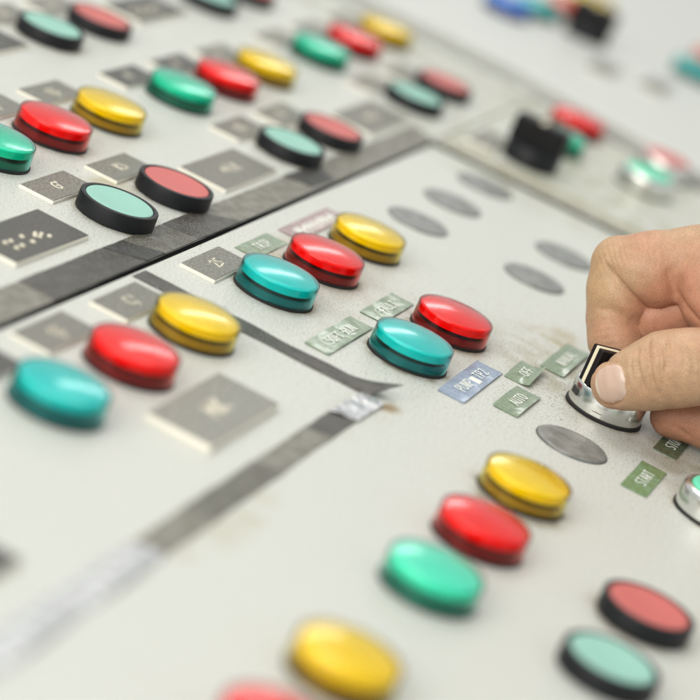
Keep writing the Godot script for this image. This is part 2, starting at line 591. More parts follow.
func build_tapes() -> void:
	# the long dark tape over the left sheet's edge, laid in several pieces
	var b := -43.8
	strip("long worn grey tape running off the picture's left edge, nearest piece", "worn_tape", Vector2(b, -420), Vector2(b, -103), 13.6)
	strip("dark grey tape piece between two raised joints beside the worn piece", "dark_tape", Vector2(b, -107), Vector2(b, -33), 13.8, 0.42, null, 0, 9)
	strip("short near-black tape overlap in front of the sharp mint push button", "black_tape", Vector2(b, -37), Vector2(b, -21), 13.5, 0.55, null, 9, 10)
	strip("mid grey tape piece just beyond the near-black overlap", "mid_tape", Vector2(b, -23), Vector2(b, 18), 13.7, 0.36, null, 10, 4)
	strip("dark tape piece ending at a slanted crease beside the 25 plate", "dark_tape", Vector2(b, 14), Vector2(b, 51), 13.7, 0.46, null, 4, 14)
	strip("long pale worn tape piece beyond the slanted crease toward the far corner", "worn_tape", Vector2(b, 45), Vector2(b, 312), 13.6, 0.34, null, 14, -8)
	strip("small black scrap of tape on the pale worn piece", "black_tape", Vector2(b - 1, 142), Vector2(b, 172), 11.5, 0.75, null, 5, -6)
	# cream tape past the far corner
	strip("cream tape along the far seam behind the row of grey plugs", "cream_tape", Vector2(-34, 318), Vector2(300, 318), 15.0)
	# the tape that starts behind the yellow lamp and ends in a lifted point
	var curl := func(u: float, v: float) -> float:
		return 5.5 * pow(clampf((u - 0.80) / 0.20, 0, 1), 1.5) * pow(1.0 - v, 0.8) + 0.25 * sin(u * 19.0) * sin(u * 3.1)
	strip("narrow grey tape from the long dark tape to a lifted pointed end", "dark_tape", Vector2(-33.5, -46.6), Vector2(60, -46.8), 10.6, 0.3, curl, 0, -7)
	# the tape that leads to the front
	var crinkle := func(u: float, v: float) -> float:
		return 0.5 + 0.5 * sin(u * 26.0 + v * 3.0) * sin(v * 5.0 + u * 8.0)
	strip("crinkled tape scrap with painted white glare under the lifted pointed tape end", "glare_tape", Vector2(57.4, -80), Vector2(58.4, -51), 9.0, 0.3, crinkle, 4, -5)
	strip("blackish tape piece between the crinkled glare-white scrap and the grey piece", "dark_tape", Vector2(57.2, -103), Vector2(57.2, -74), 8.6, 0.4, null, 3, 5)
	strip("grey tape piece in the middle of the strip leading to the front", "worn_tape", Vector2(57, -150), Vector2(57.2, -98), 8.8, 0.34, null, 3, 5)
	strip("dark mottled tape piece just before the glossy white stretch", "mid_tape", Vector2(57, -204), Vector2(57.2, -147), 9.0, 0.42, null, 3, 5)
	strip("lighter worn tape piece between mottled dark piece and the white stretch", "worn_tape", Vector2(57.2, -247), Vector2(57.2, -199), 9.0, 0.36, null, 4, 5)
	var ripple := func(u: float, v: float) -> float:
		return 0.35 + 0.35 * sin(u * 34.0 + v * 2.0) + 0.7 * sin(PI * v)
	strip("glossy tape stretch with painted white glare running off the lower left corner", "glare_tape", Vector2(57.6, -520), Vector2(57.2, -240), 9.6, 0.34, ripple, 0, 5)


# ------------------------------------------------------------------ engraved two-ply plates
func marks(which: int) -> ArrayMesh:
	# worn glyphs in the shapes the photograph shows; local frame: text runs along +a, letters point to -b
	var st := SurfaceTool.new()
	st.begin(Mesh.PRIMITIVE_TRIANGLES)
	var lines := []
	match which:
		0: lines = [[[0, .8], [.25, 1], [.5, .85], [.45, .6], [0, 0], [.6, 0]], [[1.35, 1], [.9, 1], [.88, .55], [1.2, .6], [1.35, .3], [1.1, 0], [.8, .12]]]
		1: lines = [[[.75, .9], [.4, 1], [.05, .75], [0, .3], [.3, 0], [.7, .15], [.75, .5], [.45, .5]], [[1.05, 1], [.95, .75]]]
		2: lines = [[[0, 1], [0, 0]], [[.6, 1], [.05, .45], [.65, 0]], [[1.0, .1], [1.1, .0]], [[1.0, .9], [1.45, .2]]]
		3: lines = [[[.6, .95], [.2, 1], [0, .5], [.25, .05], [.65, .1]], [[1.0, .15], [.9, -.2]], [[1.3, 1], [1.3, .7]]]
		4: lines = [[[.6, .9], [.15, .9], [0, .5], [.2, .15], [.6, .25], [.6, .9], [.62, -.5]], [[1.4, .85], [1.05, .9], [.9, .5], [1.1, .1], [1.45, .15]]]
	for l in lines:
		var pts := []
		for q in l:
			pts.append(Vector2((0.5 - q[1]) * 4.6, (q[0] - 0.7) * 4.6))
		stroke(st, pts, 0.75, 0, 0.12)
	return done(st)


func make_plate(b: float, a: float, high: float, key: String, glyphs: Mesh) -> Node3D:
	var o := Node3D.new()
	part("core", done(slab(rect(-b / 2, b / 2, -a / 2, a / 2), 0, high - 0.25, 0.12)), "plate_ivory", o)
	part("face", done(slab(rect(-b / 2 + 0.22, b / 2 - 0.22, -a / 2 + 0.22, a / 2 - 0.22), high - 0.3, high, 0.1)), key, o)
	if glyphs:
		part("engraving", glyphs, "engraving", o, v3(0, high, 0))
	return o


func plate(label: String, b: float, a: float, proto: Node3D, group := "engraved plates beside the lamps and buttons", y := 0.02) -> void:
	var o := proto.duplicate() as Node3D
	o.name = numbered("engraved_plate")
	add_child(o)
	o.position = v3(b, y, a)
	tag(o, label, "plate", group)


func build_plates() -> void:
	var small := []
	for i in 5:
		small.append(make_plate(14.0, 36.0, 1.45, "plate_grey", marks(i)))
	var dark := make_plate(14.0, 36.0, 1.45, "plate_dark", marks(1))
	plate("small grey plate marked 25 left of the sharp turquoise lamp", -22.4, -2.3, small[0])
	plate("small grey plate left of the blurred yellow lamp, behind the narrow tape", -23.0, -77.3, small[3])
	plate("small grey plate with worn curls left of the blurred red lamp", -24.2, -133.0, small[4])
	plate("small dark plate at the left edge behind the blurred turquoise lamp", -24.0, -186.0, dark)
	plate("small grey plate left of the sharp mint push button", -86.2, -5.4, small[1])
	plate("small grey plate left of the sharp pink push button", -85.3, 48.2, small[2])
	plate("small grey plate left of the second mint push button on the left panel", -85.3, 173, small[2])
	plate("small grey plate left of the second pink push button on the left panel", -85.3, 224, small[1])
	plate("faint small plate left of the third mint push button on the left panel", -86, 352, small[0])
	plate("faint small plate left of the third pink push button on the left panel", -86, 404, small[4])
	plate("small grey plate at the left edge beside the nearest red lamp", -139, 44, small[3])
	plate("small grey plate between the nearest red and yellow lamps of the left panel", -139.2, 96, small[4])
	plate("small blackish plate left of the second green lamp on the left panel", -137, 169, dark)
	plate("small blurred plate left of the second red lamp on the left panel", -137, 222, dark)
	plate("small blurred plate left of the second yellow lamp on the left panel", -137, 273, small[1])
	plate("small blurred plate left of the farthest green lamp", -138, 351, small[2])
	plate("small blurred plate left of the farthest red lamp", -138, 403, small[3])
	plate("small blurred plate left of the farthest yellow lamp", -138, 457, small[0])
	plate("blurred plate at the top left corner left of the mint button", -200, 169, small[0])
	plate("blurred plate near the top left corner left of the pink button", -200, 219, small[2])
	plate("blurred plate at the top edge left of the cropped mint button", -200, 350, small[1])
	plate("pale blurred plate in front of the black rotary knob by the far seam", -22.5, 353, small[3])
	# the wide ones
	var wide := make_plate(21.0, 57.0, 1.75, "plate_grey", wide_marks(0))
	var wide_dark := make_plate(21.0, 57.0, 1.75, "plate_dark", dot_marks())
	var thick := make_plate(22.0, 57.5, 2.7, "plate_pale", wide_marks(1))
	plate("large dark plate with ivory dots at the left edge before the long tape", -67.5, -68, wide_dark, "large engraved plates")
	plate("large grey plate with faint marks behind the sharp pink push button", -64.2, 110, wide, "large engraved plates")
	plate("large blurred plate behind the second pink push button", -64.2, 289, wide, "large engraved plates")
	plate("large blackish plate at the left edge below the top left mint button", -183, 112, wide_dark, "large engraved plates")
	plate("large blurred plate at the top edge behind the top left pink button", -183, 287, wide_dark, "large engraved plates")
	plate("thick grey plate with ivory rim alone in front of the blurred trio", 31.0, -131.5, thick, "large engraved plates")
	plate("dark plate corner cut off at the left edge near the bottom", 29.5, -311, wide_dark, "large engraved plates")


func wide_marks(which: int) -> ArrayMesh:
	var st := SurfaceTool.new()
	st.begin(Mesh.PRIMITIVE_TRIANGLES)
	var lines := [[[0, .3], [.4, .8], [.7, .2]], [[.5, .55], [1.2, .6]], [[1.2, 1], [1.1, .2], [1.5, .1]], [[1.9, .1], [2.0, .9], [2.4, .7], [2.0, .5], [2.5, .1]]]
	if which == 1:
		lines = [[[0, 0], [.1, .9], [.4, .3], [.7, 1], [.8, 0]], [[1.05, 0], [1.1, 1]], [[1.7, 1], [1.15, .5], [1.75, .0]]]
	for l in lines:
		var pts := []
		for q in l:
			pts.append(Vector2((0.5 - q[1]) * 6.2, (q[0] - (1.2 if which == 0 else 0.85)) * (6.4 if which == 0 else 7.0)))
		stroke(st, pts, 0.7 if which == 0 else 1.3, 0, 0.1)
	return done(st)


func dot_marks() -> ArrayMesh:
	var st := SurfaceTool.new()
	var dot := SphereMesh.new()
	dot.radius = 0.00105
	dot.height = 0.0015
	dot.radial_segments = 12
	dot.rings = 6
	st.begin(Mesh.PRIMITIVE_TRIANGLES)
	for q in [[0.2, -17.2], [0.4, -13.3], [0.2, -4.6], [4.3, -16.5], [4.2, -12.1], [4.2, -4.1], [0.8, 4.3], [2.1, 6.6], [3.2, 3.4], [4.4, 8.4], [1.9, 2.2]]:
		st.append_from(dot, 0, Transform3D(Basis.from_scale(Vector3(0.9 + 0.2 * sin(q[0] * 5), 1, 0.85 + 0.2 * cos(q[1] * 3))), v3(q[0], 0.05, q[1])))
	return st.commit()


# ------------------------------------------------------------------ pilot lamps
func make_lamp(tint: String) -> Node3D:
	var key := "lamp_" + tint
	if not shapes.has("gasket"):
		shapes.gasket = lathe([Vector2(14.9, 0), Vector2(14.9, 0.8), Vector2(14.6, 1.0), Vector2(11.5, 1.0)])
		shapes.skirt = lathe([Vector2(13.4, 1.05), Vector2(13.4, 3.6), Vector2(11.5, 3.65)])
		shapes.gap = lathe([Vector2(12.6, 3.5), Vector2(12.6, 5.3)])
		shapes.body = lathe([Vector2(11.5, 5.1), Vector2(13.45, 5.15), Vector2(13.4, 7.7), Vector2(13.1, 7.95)])
		var dome: Array = [Vector2(13.1, 7.95)]
		var top: Array = [Vector2(13.75, 1.05), Vector2(14.4, 1.05), Vector2(14.5, 1.15), Vector2(14.5, 4.6), Vector2(14.42, 8.0), Vector2(14.3, 8.4), Vector2(14.0, 8.66), Vector2(13.6, 8.75)]
		var under: Array = []
		for i in range(1, 13):
			var t := i / 12.0
			dome.append(Vector2(13.1 * (1 - t), 7.95 + 1.0 * (1 - (1 - t) * (1 - t))))
			top.append(Vector2(13.6 * (1 - t), 8.75 + 1.05 * (1 - (1 - t) * (1 - t))))
			under.push_front(Vector2(13.3 * (1 - t), 8.08 + 1.0 * (1 - (1 - t) * (1 - t))))
		top.append_array(under)
		top.append_array([Vector2(13.5, 8.05), Vector2(13.7, 7.85), Vector2(13.75, 1.05)])
		shapes.dome = lathe(dome)
		shapes.cap = lathe(top, 72)
	var o := Node3D.new()
	o.name = key
	part("gasket", shapes.gasket, "gasket", o)
	part("skirt", shapes.skirt, tint + "_skirt", o)
	part("gap_ring", shapes.gap, "lens_gap", o)
	part("lens_body", shapes.body, tint + "_body", o)
	part("diffuser", shapes.dome, tint + "_diffuser", o)
	part("lens_cap", shapes.cap, tint + "_cap", o)
	return o


func build_lamps() -> void:
	var kinds := {}
	var g := "round pilot lamps on the console"
	for r in [
			["green", -113.4, -7.0, "green pilot lamp cut by the left edge in front of the nearest red lamp"],
			["red", -114.4, 44.9, "red pilot lamp nearest the left edge between green and yellow lamps"],
			["yellow", -114.4, 97.0, "yellow pilot lamp behind the red lamp nearest the left edge"],
			["green", -114.4, 172.3, "green pilot lamp of the second trio on the left panel"],
			["red", -113.7, 223.0, "red pilot lamp of the second trio on the left panel"],
			["yellow", -114.3, 273.7, "yellow pilot lamp of the second trio on the left panel"],
			["green", -115.1, 351.1, "green pilot lamp of the farthest trio on the left panel"],
			["red", -115.6, 403.4, "red pilot lamp of the farthest trio on the left panel"],
			["yellow", -116.5, 457.8, "yellow pilot lamp of the farthest trio on the left panel"],
			["turquoise", 0.0, 0.0, "sharp turquoise pilot lamp beside the plate marked 25"],
			["red", 0.7, 48.5, "sharp red pilot lamp between the TRIP label and the yellow lamp"],
			["yellow", 0.8, 99.2, "yellow pilot lamp beside the plum-coloured label strip"],
			["turquoise", 52.3, 2.8, "sharp turquoise pilot lamp between the SOFT RUN and blue labels"],
			["red", 53.1, 50.6, "sharp red pilot lamp beside the FAULT label"],
			["yellow", 0.1, -77.4, "blurred yellow pilot lamp just in front of the narrow grey tape"],
			["red", 0.6, -129.9, "blurred red pilot lamp in the trio near the left edge"],
			["turquoise", 0.8, -182.9, "large blurred turquoise pilot lamp at the left edge"],
			["yellow", 118.1, -71.0, "yellow pilot lamp just in front of the grey plug below the knob"],
			["red", 118.8, -123.6, "blurred red pilot lamp between yellow and mint lamps at front"],
			["mint", 118.9, -174.8, "blurred mint pilot lamp of the front trio"],
			["yellow", 119.4, -252.8, "large blurred yellow pilot lamp at the bottom edge"],
			["red", 119.6, -305.0, "red pilot lamp barely showing at the bottom edge"]]:
		if not kinds.has(r[0]):
			kinds[r[0]] = make_lamp(r[0])
		var o: Node3D = kinds[r[0]].duplicate()
		o.name = numbered("pilot_lamp")
		add_child(o)
		o.position = v3(r[1], 0.02, r[2])
		o.rotation.y = rng.randf() * TAU
		tag(o, r[3], "pilot lamp", g)
	shapes.lamp_kinds = kinds


# ------------------------------------------------------------------ push buttons
func make_push(insert: String, chromed := false) -> Node3D:
	if not shapes.has("bezel"):
		shapes.bezel = lathe([Vector2(14.35, 0), Vector2(14.6, 0.3), Vector2(14.6, 5.9), Vector2(14.45, 6.25), Vector2(14.1, 6.4), Vector2(13.1, 6.4), Vector2(12.85, 6.3), Vector2(12.8, 5.0)])
		shapes.insert = lathe([Vector2(12.65, 4.5), Vector2(12.62, 6.05), Vector2(12.4, 6.3), Vector2(11.8, 6.36), Vector2(9.5, 6.2), Vector2(6, 5.95), Vector2(3, 5.82), Vector2(0, 5.78)], 64, 50)
		shapes.chrome_gasket = lathe([Vector2(15.0, 0), Vector2(15.0, 0.9), Vector2(13, 1.0)])
		shapes.chrome_bezel = lathe([Vector2(14.5, 0.9), Vector2(14.55, 1.2), Vector2(14.5, 7.2), Vector2(14.2, 8.2), Vector2(13.6, 8.9), Vector2(12.9, 9.2), Vector2(12.3, 9.2), Vector2(12.0, 9.0), Vector2(12.0, 7.5)], 72, 50)
		shapes.chrome_insert = lathe([Vector2(11.85, 7.5), Vector2(11.8, 9.3), Vector2(11.5, 9.7), Vector2(10, 9.9), Vector2(5, 10.0), Vector2(0, 10.0)], 64, 50)
	var o := Node3D.new()
	if chromed:
		part("gasket", shapes.chrome_gasket, "gasket", o)
		part("bezel", shapes.chrome_bezel, "chrome", o)
		part("insert", shapes.chrome_insert, insert, o)
	else:
		part("bezel", shapes.bezel, "black_bezel", o)
		part("insert", shapes.insert, insert, o)
	return o


func build_push_buttons() -> void:
	var mint := make_push("mint_insert")
	var pink := make_push("pink_insert")
	var g := "push buttons in black bezels"
	for r in [
			[mint, -63.0, -4.6, "sharp mint push button in black bezel behind the large dotted plate"],
			[pink, -62.3, 47.2, "sharp pink push button in black bezel before the large grey plate"],
			[mint, -61.9, 173.6, "second mint push button along the long dark tape"],
			[pink, -61.7, 224.3, "second pink push button along the long dark tape"],
			[mint, -63.4, 352.5, "third and farthest mint push button along the long dark tape"],
			[pink, -64.6, 404.8, "third and farthest pink push button along the long dark tape"],
			[mint, -177.1, 169.1, "blurred mint push button at the top left corner"],
			[pink, -176.4, 219.2, "blurred pink push button near the top left corner"],
			[mint, -177, 352, "mint push button cut by the top edge"],
			[pink, -177, 404, "pink push button barely showing at the top edge"],
			[pink, 172.7, -120.3, "blurred red-pink push button at the lower right"],
			[mint, 173.2, -170.2, "blurred mint push button at the lower right corner"]]:
		var o: Node3D = r[0].duplicate()
		o.name = numbered("push_button")
		add_child(o)
		o.position = v3(r[1], 0.02, r[2])
		o.rotation.y = rng.randf() * TAU
		tag(o, r[3], "push button", g)
	var cg := make_push("green_insert", true)
	var cp := make_push("pink_insert", true)
	for r in [
			[cg, 171.2, 0.0, "chrome push button with green insert at the right edge beside START"],
			[cp, 171.5, 52.0, "chrome push button with red insert hidden behind the hand beside STOP"],
			[cg, 46.5, 407.0, "far blurred chrome push button with green insert"],
			[cp, 45.0, 457.0, "far blurred chrome push button with pink insert"]]:
		var o: Node3D = r[0].duplicate()
		o.name = numbered("chrome_push_button")
		add_child(o)
		o.position = v3(r[1], 0.02, r[2])
		tag(o, r[3], "push button", "push buttons in chrome bezels")


# ------------------------------------------------------------------ grey blanking plugs
func build_plugs() -> void:
	var disc := lathe([Vector2(12.9, 0), Vector2(12.9, 0.45), Vector2(12.6, 0.75), Vector2(11.5, 0.85), Vector2(0, 0.9)], 64, 50)
	var rim := lathe([Vector2(13.25, 0), Vector2(13.2, 0.18), Vector2(12.7, 0.2)])
	var first: Node3D = null
	for r in [
			[117.3, 0.2, "scratched grey plug in sharp focus between knob and yellow lamp"],
			[54.6, 169.5, "grey plug left of the index finger, the nearer of two"],
			[53.7, 222.9, "grey plug partly behind the index finger, the farther of two"],
			[1.3, 168.9, "nearest grey plug in the row of three before the far seam"],
			[0.8, 220.4, "middle grey plug in the row of three before the far seam"],
			[0.5, 272.0, "faint farthest grey plug in the row of three before the far seam"]]:
		var o: Node3D
		if first == null:
			o = thing("blanking_plug", r[2], "plug", v3(r[0], 0.02, r[1]), 0, "grey blanking plugs")
			part("disc", disc, "plug_grey", o)
			part("rim", rim, "plug_rim", o)
			first = o
		else:
			o = copy_of(first, r[2], v3(r[0], 0.02, r[1]))


# ------------------------------------------------------------------ embossed tape labels
func lettering(text: String, tall: float, bold := false) -> TextMesh:
	var f := SystemFont.new()
	f.font_names = PackedStringArray(["Droid Sans Mono"])
	f.font_weight = 700 if bold else 400
	var t := TextMesh.new()
	t.text = text
	t.font = f
	t.font_size = 48
	t.pixel_size = 1.07 * tall * MM / 34.3
	t.depth = 0.00008
	t.curve_step = 1.0
	return t


func tape_label(text: String, key: String, label: String, b: float, a: float, long: float, wide := 9.4, tall := 4.9, turn := 0.0, bow := 0.0, lift := 0.0, stretch := 1.0, wave := 0.14) -> Node3D:
	var o := thing("tape_label", label, "label", v3(b, 0.02, a), deg_to_rad(turn), "embossed tape labels")
	var n := FastNoiseLite.new()
	n.seed = int(a * 3 + b)
	n.frequency = 0.06
	var at := func(u: float, v: float) -> Vector2:
		return Vector2((v - 0.5) * wide, (u - 0.5) * long)
	var up := func(u: float, v: float) -> float:
		var h := 0.05 + minf(bow, 0.5) * 0.5 + bow * (1.0 - 4.0 * (u - 0.5) * (u - 0.5)) * 0.6 + bow * 0.5 * pow(absf(2 * v - 1), 2.0)
		h += 0.12 * absf(n.get_noise_2d(u * long * 1.6, v * wide * 1.6)) + wave * (0.5 + 0.5 * sin(TAU * (u * long / 17.0 + v * 0.4 + b * 0.1)))
		h -= minf(bow, 0.5) * 0.5 * pow(absf(2 * u - 1), 6.0)
		h += lift * pow(clampf((v - 0.45) / 0.55, 0, 1), 2.0) * (0.35 + 0.65 * u)
		return h
	part("tape", sheet(28, 12, at, up, 0.28), key, o)
	if text:
		var t := lettering(text, tall)
		var l := part("lettering", t, "label_white", o, v3(0.2, 0.28 + 0.4 + minf(bow, 0.5) * 0.5 + wave * 0.5 + bow * 0.62 + lift * 0.12, 0))
		# text runs away from the viewer, letters stand towards the left; (x, y, z) of the text -> (-z, -x, y)
		l.basis = Basis(Vector3(0, 0, -stretch), Vector3(-1, 0, 0), Vector3(0, 1, 0))
	return o


func build_tape_labels() -> void:
	tape_label("TRIP", "label_green", "green embossed label reading TRIP behind the sharp turquoise lamp", -22.0, 43.0, 33.0, 9.2, 3.8)
	var plum := tape_label("", "label_plum", "long faded plum label strip with illegible white marks behind red lamp", -21.0, 98.0, 56.0, 9.8)
	var st := SurfaceTool.new()
	st.begin(Mesh.PRIMITIVE_TRIANGLES)
	for i in 9:
		var x := -19.0 + i * 4.7
		var w := 0.5 + 0.35 * sin(i * 2.3)
		stroke(st, [Vector2(2.6, x), Vector2(-1.6 - w, x + 0.7 * sin(i * 5.1))], 1.0, 0.3, 0.3)
		stroke(st, [Vector2(0.4 + w, x), Vector2(0.2 - w, x + 2.6)], 0.9, 0.3, 0.3)
		if i % 3 != 1:
			stroke(st, [Vector2(-1.8, x + 0.4), Vector2(-0.6 + w, x + 2.8)], 0.9, 0.3, 0.3)
	part("lettering", done(st), "label_white", plum, v3(0.6, 0.1, 0))
	tape_label("SOFT RUN", "label_green", "green embossed label reading SOFT RUN beside the second turquoise lamp", 29.9, -9.0, 48.0, 9.4, 3.8, 0, 0.25)
	tape_label("FAULT", "label_green", "green embossed label reading FAULT beside the sharp red lamp", 30.3, 43.8, 37.0, 9.4, 3.8, 0, 0.2)
	var blue := tape_label("PUMP  TP2", "label_blue", "blue embossed label reading PUMP TP2", 74.8, 11.4, 49.5, 10.2, 4.0, 0, 0.22)
	part("worn_blot", done(slab(rect(-1.4, 3.2, 0.3, 4.1), 0.3, 0.95, 0.2)), "label_white", blue)
	tape_label("OFF", "label_green", "small green label reading OFF with one long edge curling up", 85.6, 47.3, 25.0, 9.6, 3.7, 1.0, 0.35, 2.4)
	tape_label("AUTO", "label_green", "green embossed label reading AUTO in front of the OFF label", 92.0, 14.6, 31.0, 9.6, 3.8, -0.5, 0.5)
	tape_label("MANUAL", "label_green", "green embossed label reading MANUAL half behind the black knob handle", 91.6, 85.6, 41.5, 9.6, 3.8, 0, 0.4, 0.4)
	tape_label("START", "label_fresh_green", "green embossed label reading START beside the right chrome button", 144.3, 2.2, 33.5, 9.6, 3.8)
	tape_label("STOP", "label_shaded_green", "shade-darkened green label reading STOP in the hand's shadow", 143.8, 52.0, 28.5, 9.2, 3.8)


# ------------------------------------------------------------------ the selector knob that the hand turns
func build_selector_knob() -> void:
	var o := thing("selector_knob", "black selector knob with ivory pointer line in chrome ring, held by hand", "knob", v3(116.5, 0.02, 50.0))
	part("gasket", lathe([Vector2(14.6, 0), Vector2(14.6, 1.1), Vector2(13, 1.2)], 72), "gasket", o)
	part("ring", lathe([Vector2(14.05, 1.1), Vector2(14.1, 1.3), Vector2(13.95, 8.6), Vector2(13.7, 9.3), Vector2(13.2, 9.6), Vector2(12.7, 9.5), Vector2(12.5, 9.1), Vector2(12.5, 7.2)], 96, 50), "chrome", o)
	part("well", lathe([Vector2(12.6, 7.3), Vector2(0, 7.3)]), "knob_black", o)
	# handle in its own frame: it points along -x, then turned to point at AUTO
	var h := Node3D.new()
	h.name = "handle"
	h.rotation.y = deg_to_rad(41.0)
	o.add_child(h)
	var outline := [Vector2(-3.7, 7.3), Vector2(3.9, 7.3), Vector2(3.6, 23.2), Vector2(3.3, 23.5), Vector2(-3.1, 23.5), Vector2(-3.7, 22.9)]
	var mirrored := []
	for p in outline:
		mirrored.push_front(Vector2(-p.x, p.y))
	var grip := part("grip", done(slab(outline, 0, 13.2, 0.25)), "knob_black", h)
	grip.basis = Basis(Vector3(0, 0, 1), Vector3(-1, 0, 0), Vector3(0, -1, 0))
	var rear := part("grip", done(slab(mirrored, 0, 13.2, 0.25)), "knob_black", h)
	rear.basis = Basis(Vector3(0, 0, -1), Vector3(1, 0, 0), Vector3(0, -1, 0))
	var line := slab(rect(-13.32, -13.0, -0.8, 1.2), 9.0, 23.4, 0.1)
	slab(rect(-13.32, 12.6, -0.8, 1.2), 23.3, 23.65, 0.12, line)
	part("pointer_line", done(line), "knob_ivory", h)
	# the slot and the key notch in the ring
	var slot := part("key_slot", done(slab(rect(-2.2, 2.2, -0.5, 0.5), 0, 2.6, 0.4)), "slot_dark", o)
	var dir := Vector3(-0.80, 0, 0.60)
	slot.position = dir * 0.01375 + Vector3(0, 0.0042, 0)
	slot.rotation.y = atan2(dir.x, dir.z)
	var notch := part("notch", done(slab(rect(-1.9, 1.9, -0.45, 0.45), 0, 1.7, 0.3)), "chrome", o)
	dir = Vector3(-0.02, 0, 1.0)
	notch.position = dir * 0.01392 + Vector3(0, 0.0016, 0)
	notch.rotation.y = atan2(dir.x, dir.z)


# ------------------------------------------------------------------ out-of-focus controls beyond the far seam
func make_rotary() -> Node3D:
	var o := Node3D.new()
	part("skirt", lathe([Vector2(13.6, 0), Vector2(13.8, 8.0), Vector2(13.2, 8.8), Vector2(0, 8.8)], 64, 50), "black_bezel", o)
	var g := part("grip", done(slab([Vector2(-13.6, -4), Vector2(-12, -5), Vector2(12, -5), Vector2(13.6, -4), Vector2(13.6, 4), Vector2(12, 5), Vector2(-12, 5), Vector2(-13.6, 4)], 8.7, 21.0, 1.2)), "knob_black", o)
	g.rotation.y = deg_to_rad(-4)
	part("pointer_line", done(slab(rect(-1.0, 1.0, -5.05, 4.5), 20.8, 21.12, 0.1)), "knob_ivory", g)
	return o


func build_far_controls() -> void:
	var k := make_rotary()
	for r in [[0.0, 351.0, 0.02, "black rotary knob beyond the far seam in front of red lamp"], [-62.0, 692.0, 4.02, "black rotary knob on the farthest desk at the top edge"]]:
		var o: Node3D = k.duplicate()
		o.name = numbered("rotary_knob")
		add_child(o)
		o.position = v3(r[0], r[2], r[1])
		tag(o, r[3], "knob", "black rotary knobs")
	for r in [
			["green", -2.0, 406.0, 0.02, "small green lamp peeking out behind the black rotary knob"],
			["red", -5.0, 459.0, 0.02, "bright red lamp behind the black rotary knob"],
			["blue", -105.0, 656.0, 4.02, "blue lamp on the farthest desk at the top edge"],
			["turquoise", -96.0, 692.0, 4.02, "turquoise lamp next to the blue lamp on the farthest desk"],
			["orange", -89.0, 738.0, 4.02, "orange lamp behind the turquoise one on the farthest desk"],
			["yellow", -85.0, 790.0, 4.02, "yellow lamp last in the row on the farthest desk"],
			["turquoise", 2.0, 728.0, 4.02, "turquoise lamp at the right edge of the farthest desk"],
			["orange", 2.0, 786.0, 4.02, "orange lamp behind the turquoise one at the right edge"]]:
		if not shapes.lamp_kinds.has(r[0]):
			shapes.lamp_kinds[r[0]] = make_lamp(r[0])
		var o: Node3D = shapes.lamp_kinds[r[0]].duplicate()
		o.name = numbered("pilot_lamp")
		add_child(o)
		o.position = v3(r[1], r[3], r[2])
		tag(o, r[4], "pilot lamp", "round pilot lamps on the far desk")
	var p := make_plate(16.0, 40.0, 1.6, "plate_grey", null)
	plate("faint grey plate on the farthest desk in front of its black knob", -32, 622, p, "faint plates on the farthest desk", 4.02)
	plate("faint grey plate on the farthest desk left of the right edge lamps", -3, 640, p, "faint plates on the farthest desk", 4.02)


var REDNESS := [[Vector3(107.8, 59.4, -60.1), 0.35, 9.0], [Vector3(123.4, 58.0, -55.4), 0.50, 12.0], [Vector3(119.4, 37.3, -62.3), 0.90, 13.0], [Vector3(130.2, 43.4, -55.1), 0.90, 13.0], [Vector3(146.6, 10.8, -48.4), 0.90, 16.0], [Vector3(137.1, 6.0, -47.8), 0.50, 10.0], [Vector3(113.9, 42.6, -58.4), 0.35, 7.0], [Vector3(106.6, 27.5, -54.5), 0.45, 8.0], [Vector3(117.4, 11.7, -27.6), 0.40, 6.0], [Vector3(100.0, 60.5, -66.0), 0.30, 9.0]]
var TANNED := [[Vector3(92.9, 40.0, -59.4), 0.50, 9.0], [Vector3(99.6, 35.9, -56.1), 0.40, 8.0], [Vector3(89.9, 49.3, -62.4), 0.30, 7.0]]
var WRINKLES := [[Vector3(129.3, 31.2, -25.0), Vector3(0.788, 0.613, -0.056), 2.30, 0.160, 9.5], [Vector3(139.6, 36.4, -26.9), Vector3(0.856, 0.460, -0.237), 3.10, 0.100, 9.0], [Vector3(94.6, 50.9, -60.0), Vector3(0.612, 0.791, -0.004), 2.00, 0.130, 7.5], [Vector3(107.9, 62.2, -62.9), Vector3(0.846, 0.493, -0.204), 2.60, 0.090, 10.0], [Vector3(118.1, 66.0, -62.9), Vector3(0.943, 0.106, 0.316), 2.40, 0.100, 10.0], [Vector3(103.9, 26.2, -54.6), Vector3(0.532, -0.805, 0.263), 2.20, 0.050, 7.0], [Vector3(141.0, 8.1, -47.3), Vector3(0.978, 0.188, -0.086), 2.00, 0.060, 9.0]]
var NAIL_AT := Vector3(117.1, 17.6, -26.0)
var NAIL_OUT := Vector3(-0.3071, -0.0469, 0.9505)
var NAIL_ALONG := Vector3(0.7150, 0.6477, 0.2630)

# ------------------------------------------------------------------ the hand: one continuous skin over tapered bones
var bones: Array[Array] = []        # [group, a, ra, b, rb, axis, length squared], metres turned to mm
var creases: Array[Array] = []      # [points, depth, width]
var near_bones: Array[Array] = []
var near_creases: Array[Array] = []
var skin_noise := FastNoiseLite.new()


func bone(g: String, ax: float, ay: float, az: float, ra: float, bx: float, by: float, bz: float, rb: float) -> void:
	var a := Vector3(ax, ay, az)
	var b := Vector3(bx, by, bz)
	bones.append([g, a, ra, b, rb, b - a, (b - a).length_squared()])


func crease(depth: float, wide: float, pts: Array) -> void:
	creases.append([pts, depth, wide])


func soft_min(a: float, b: float, k: float) -> float:
	var h := maxf(k - absf(a - b), 0.0) / k
	return minf(a, b) - h * h * k * 0.25


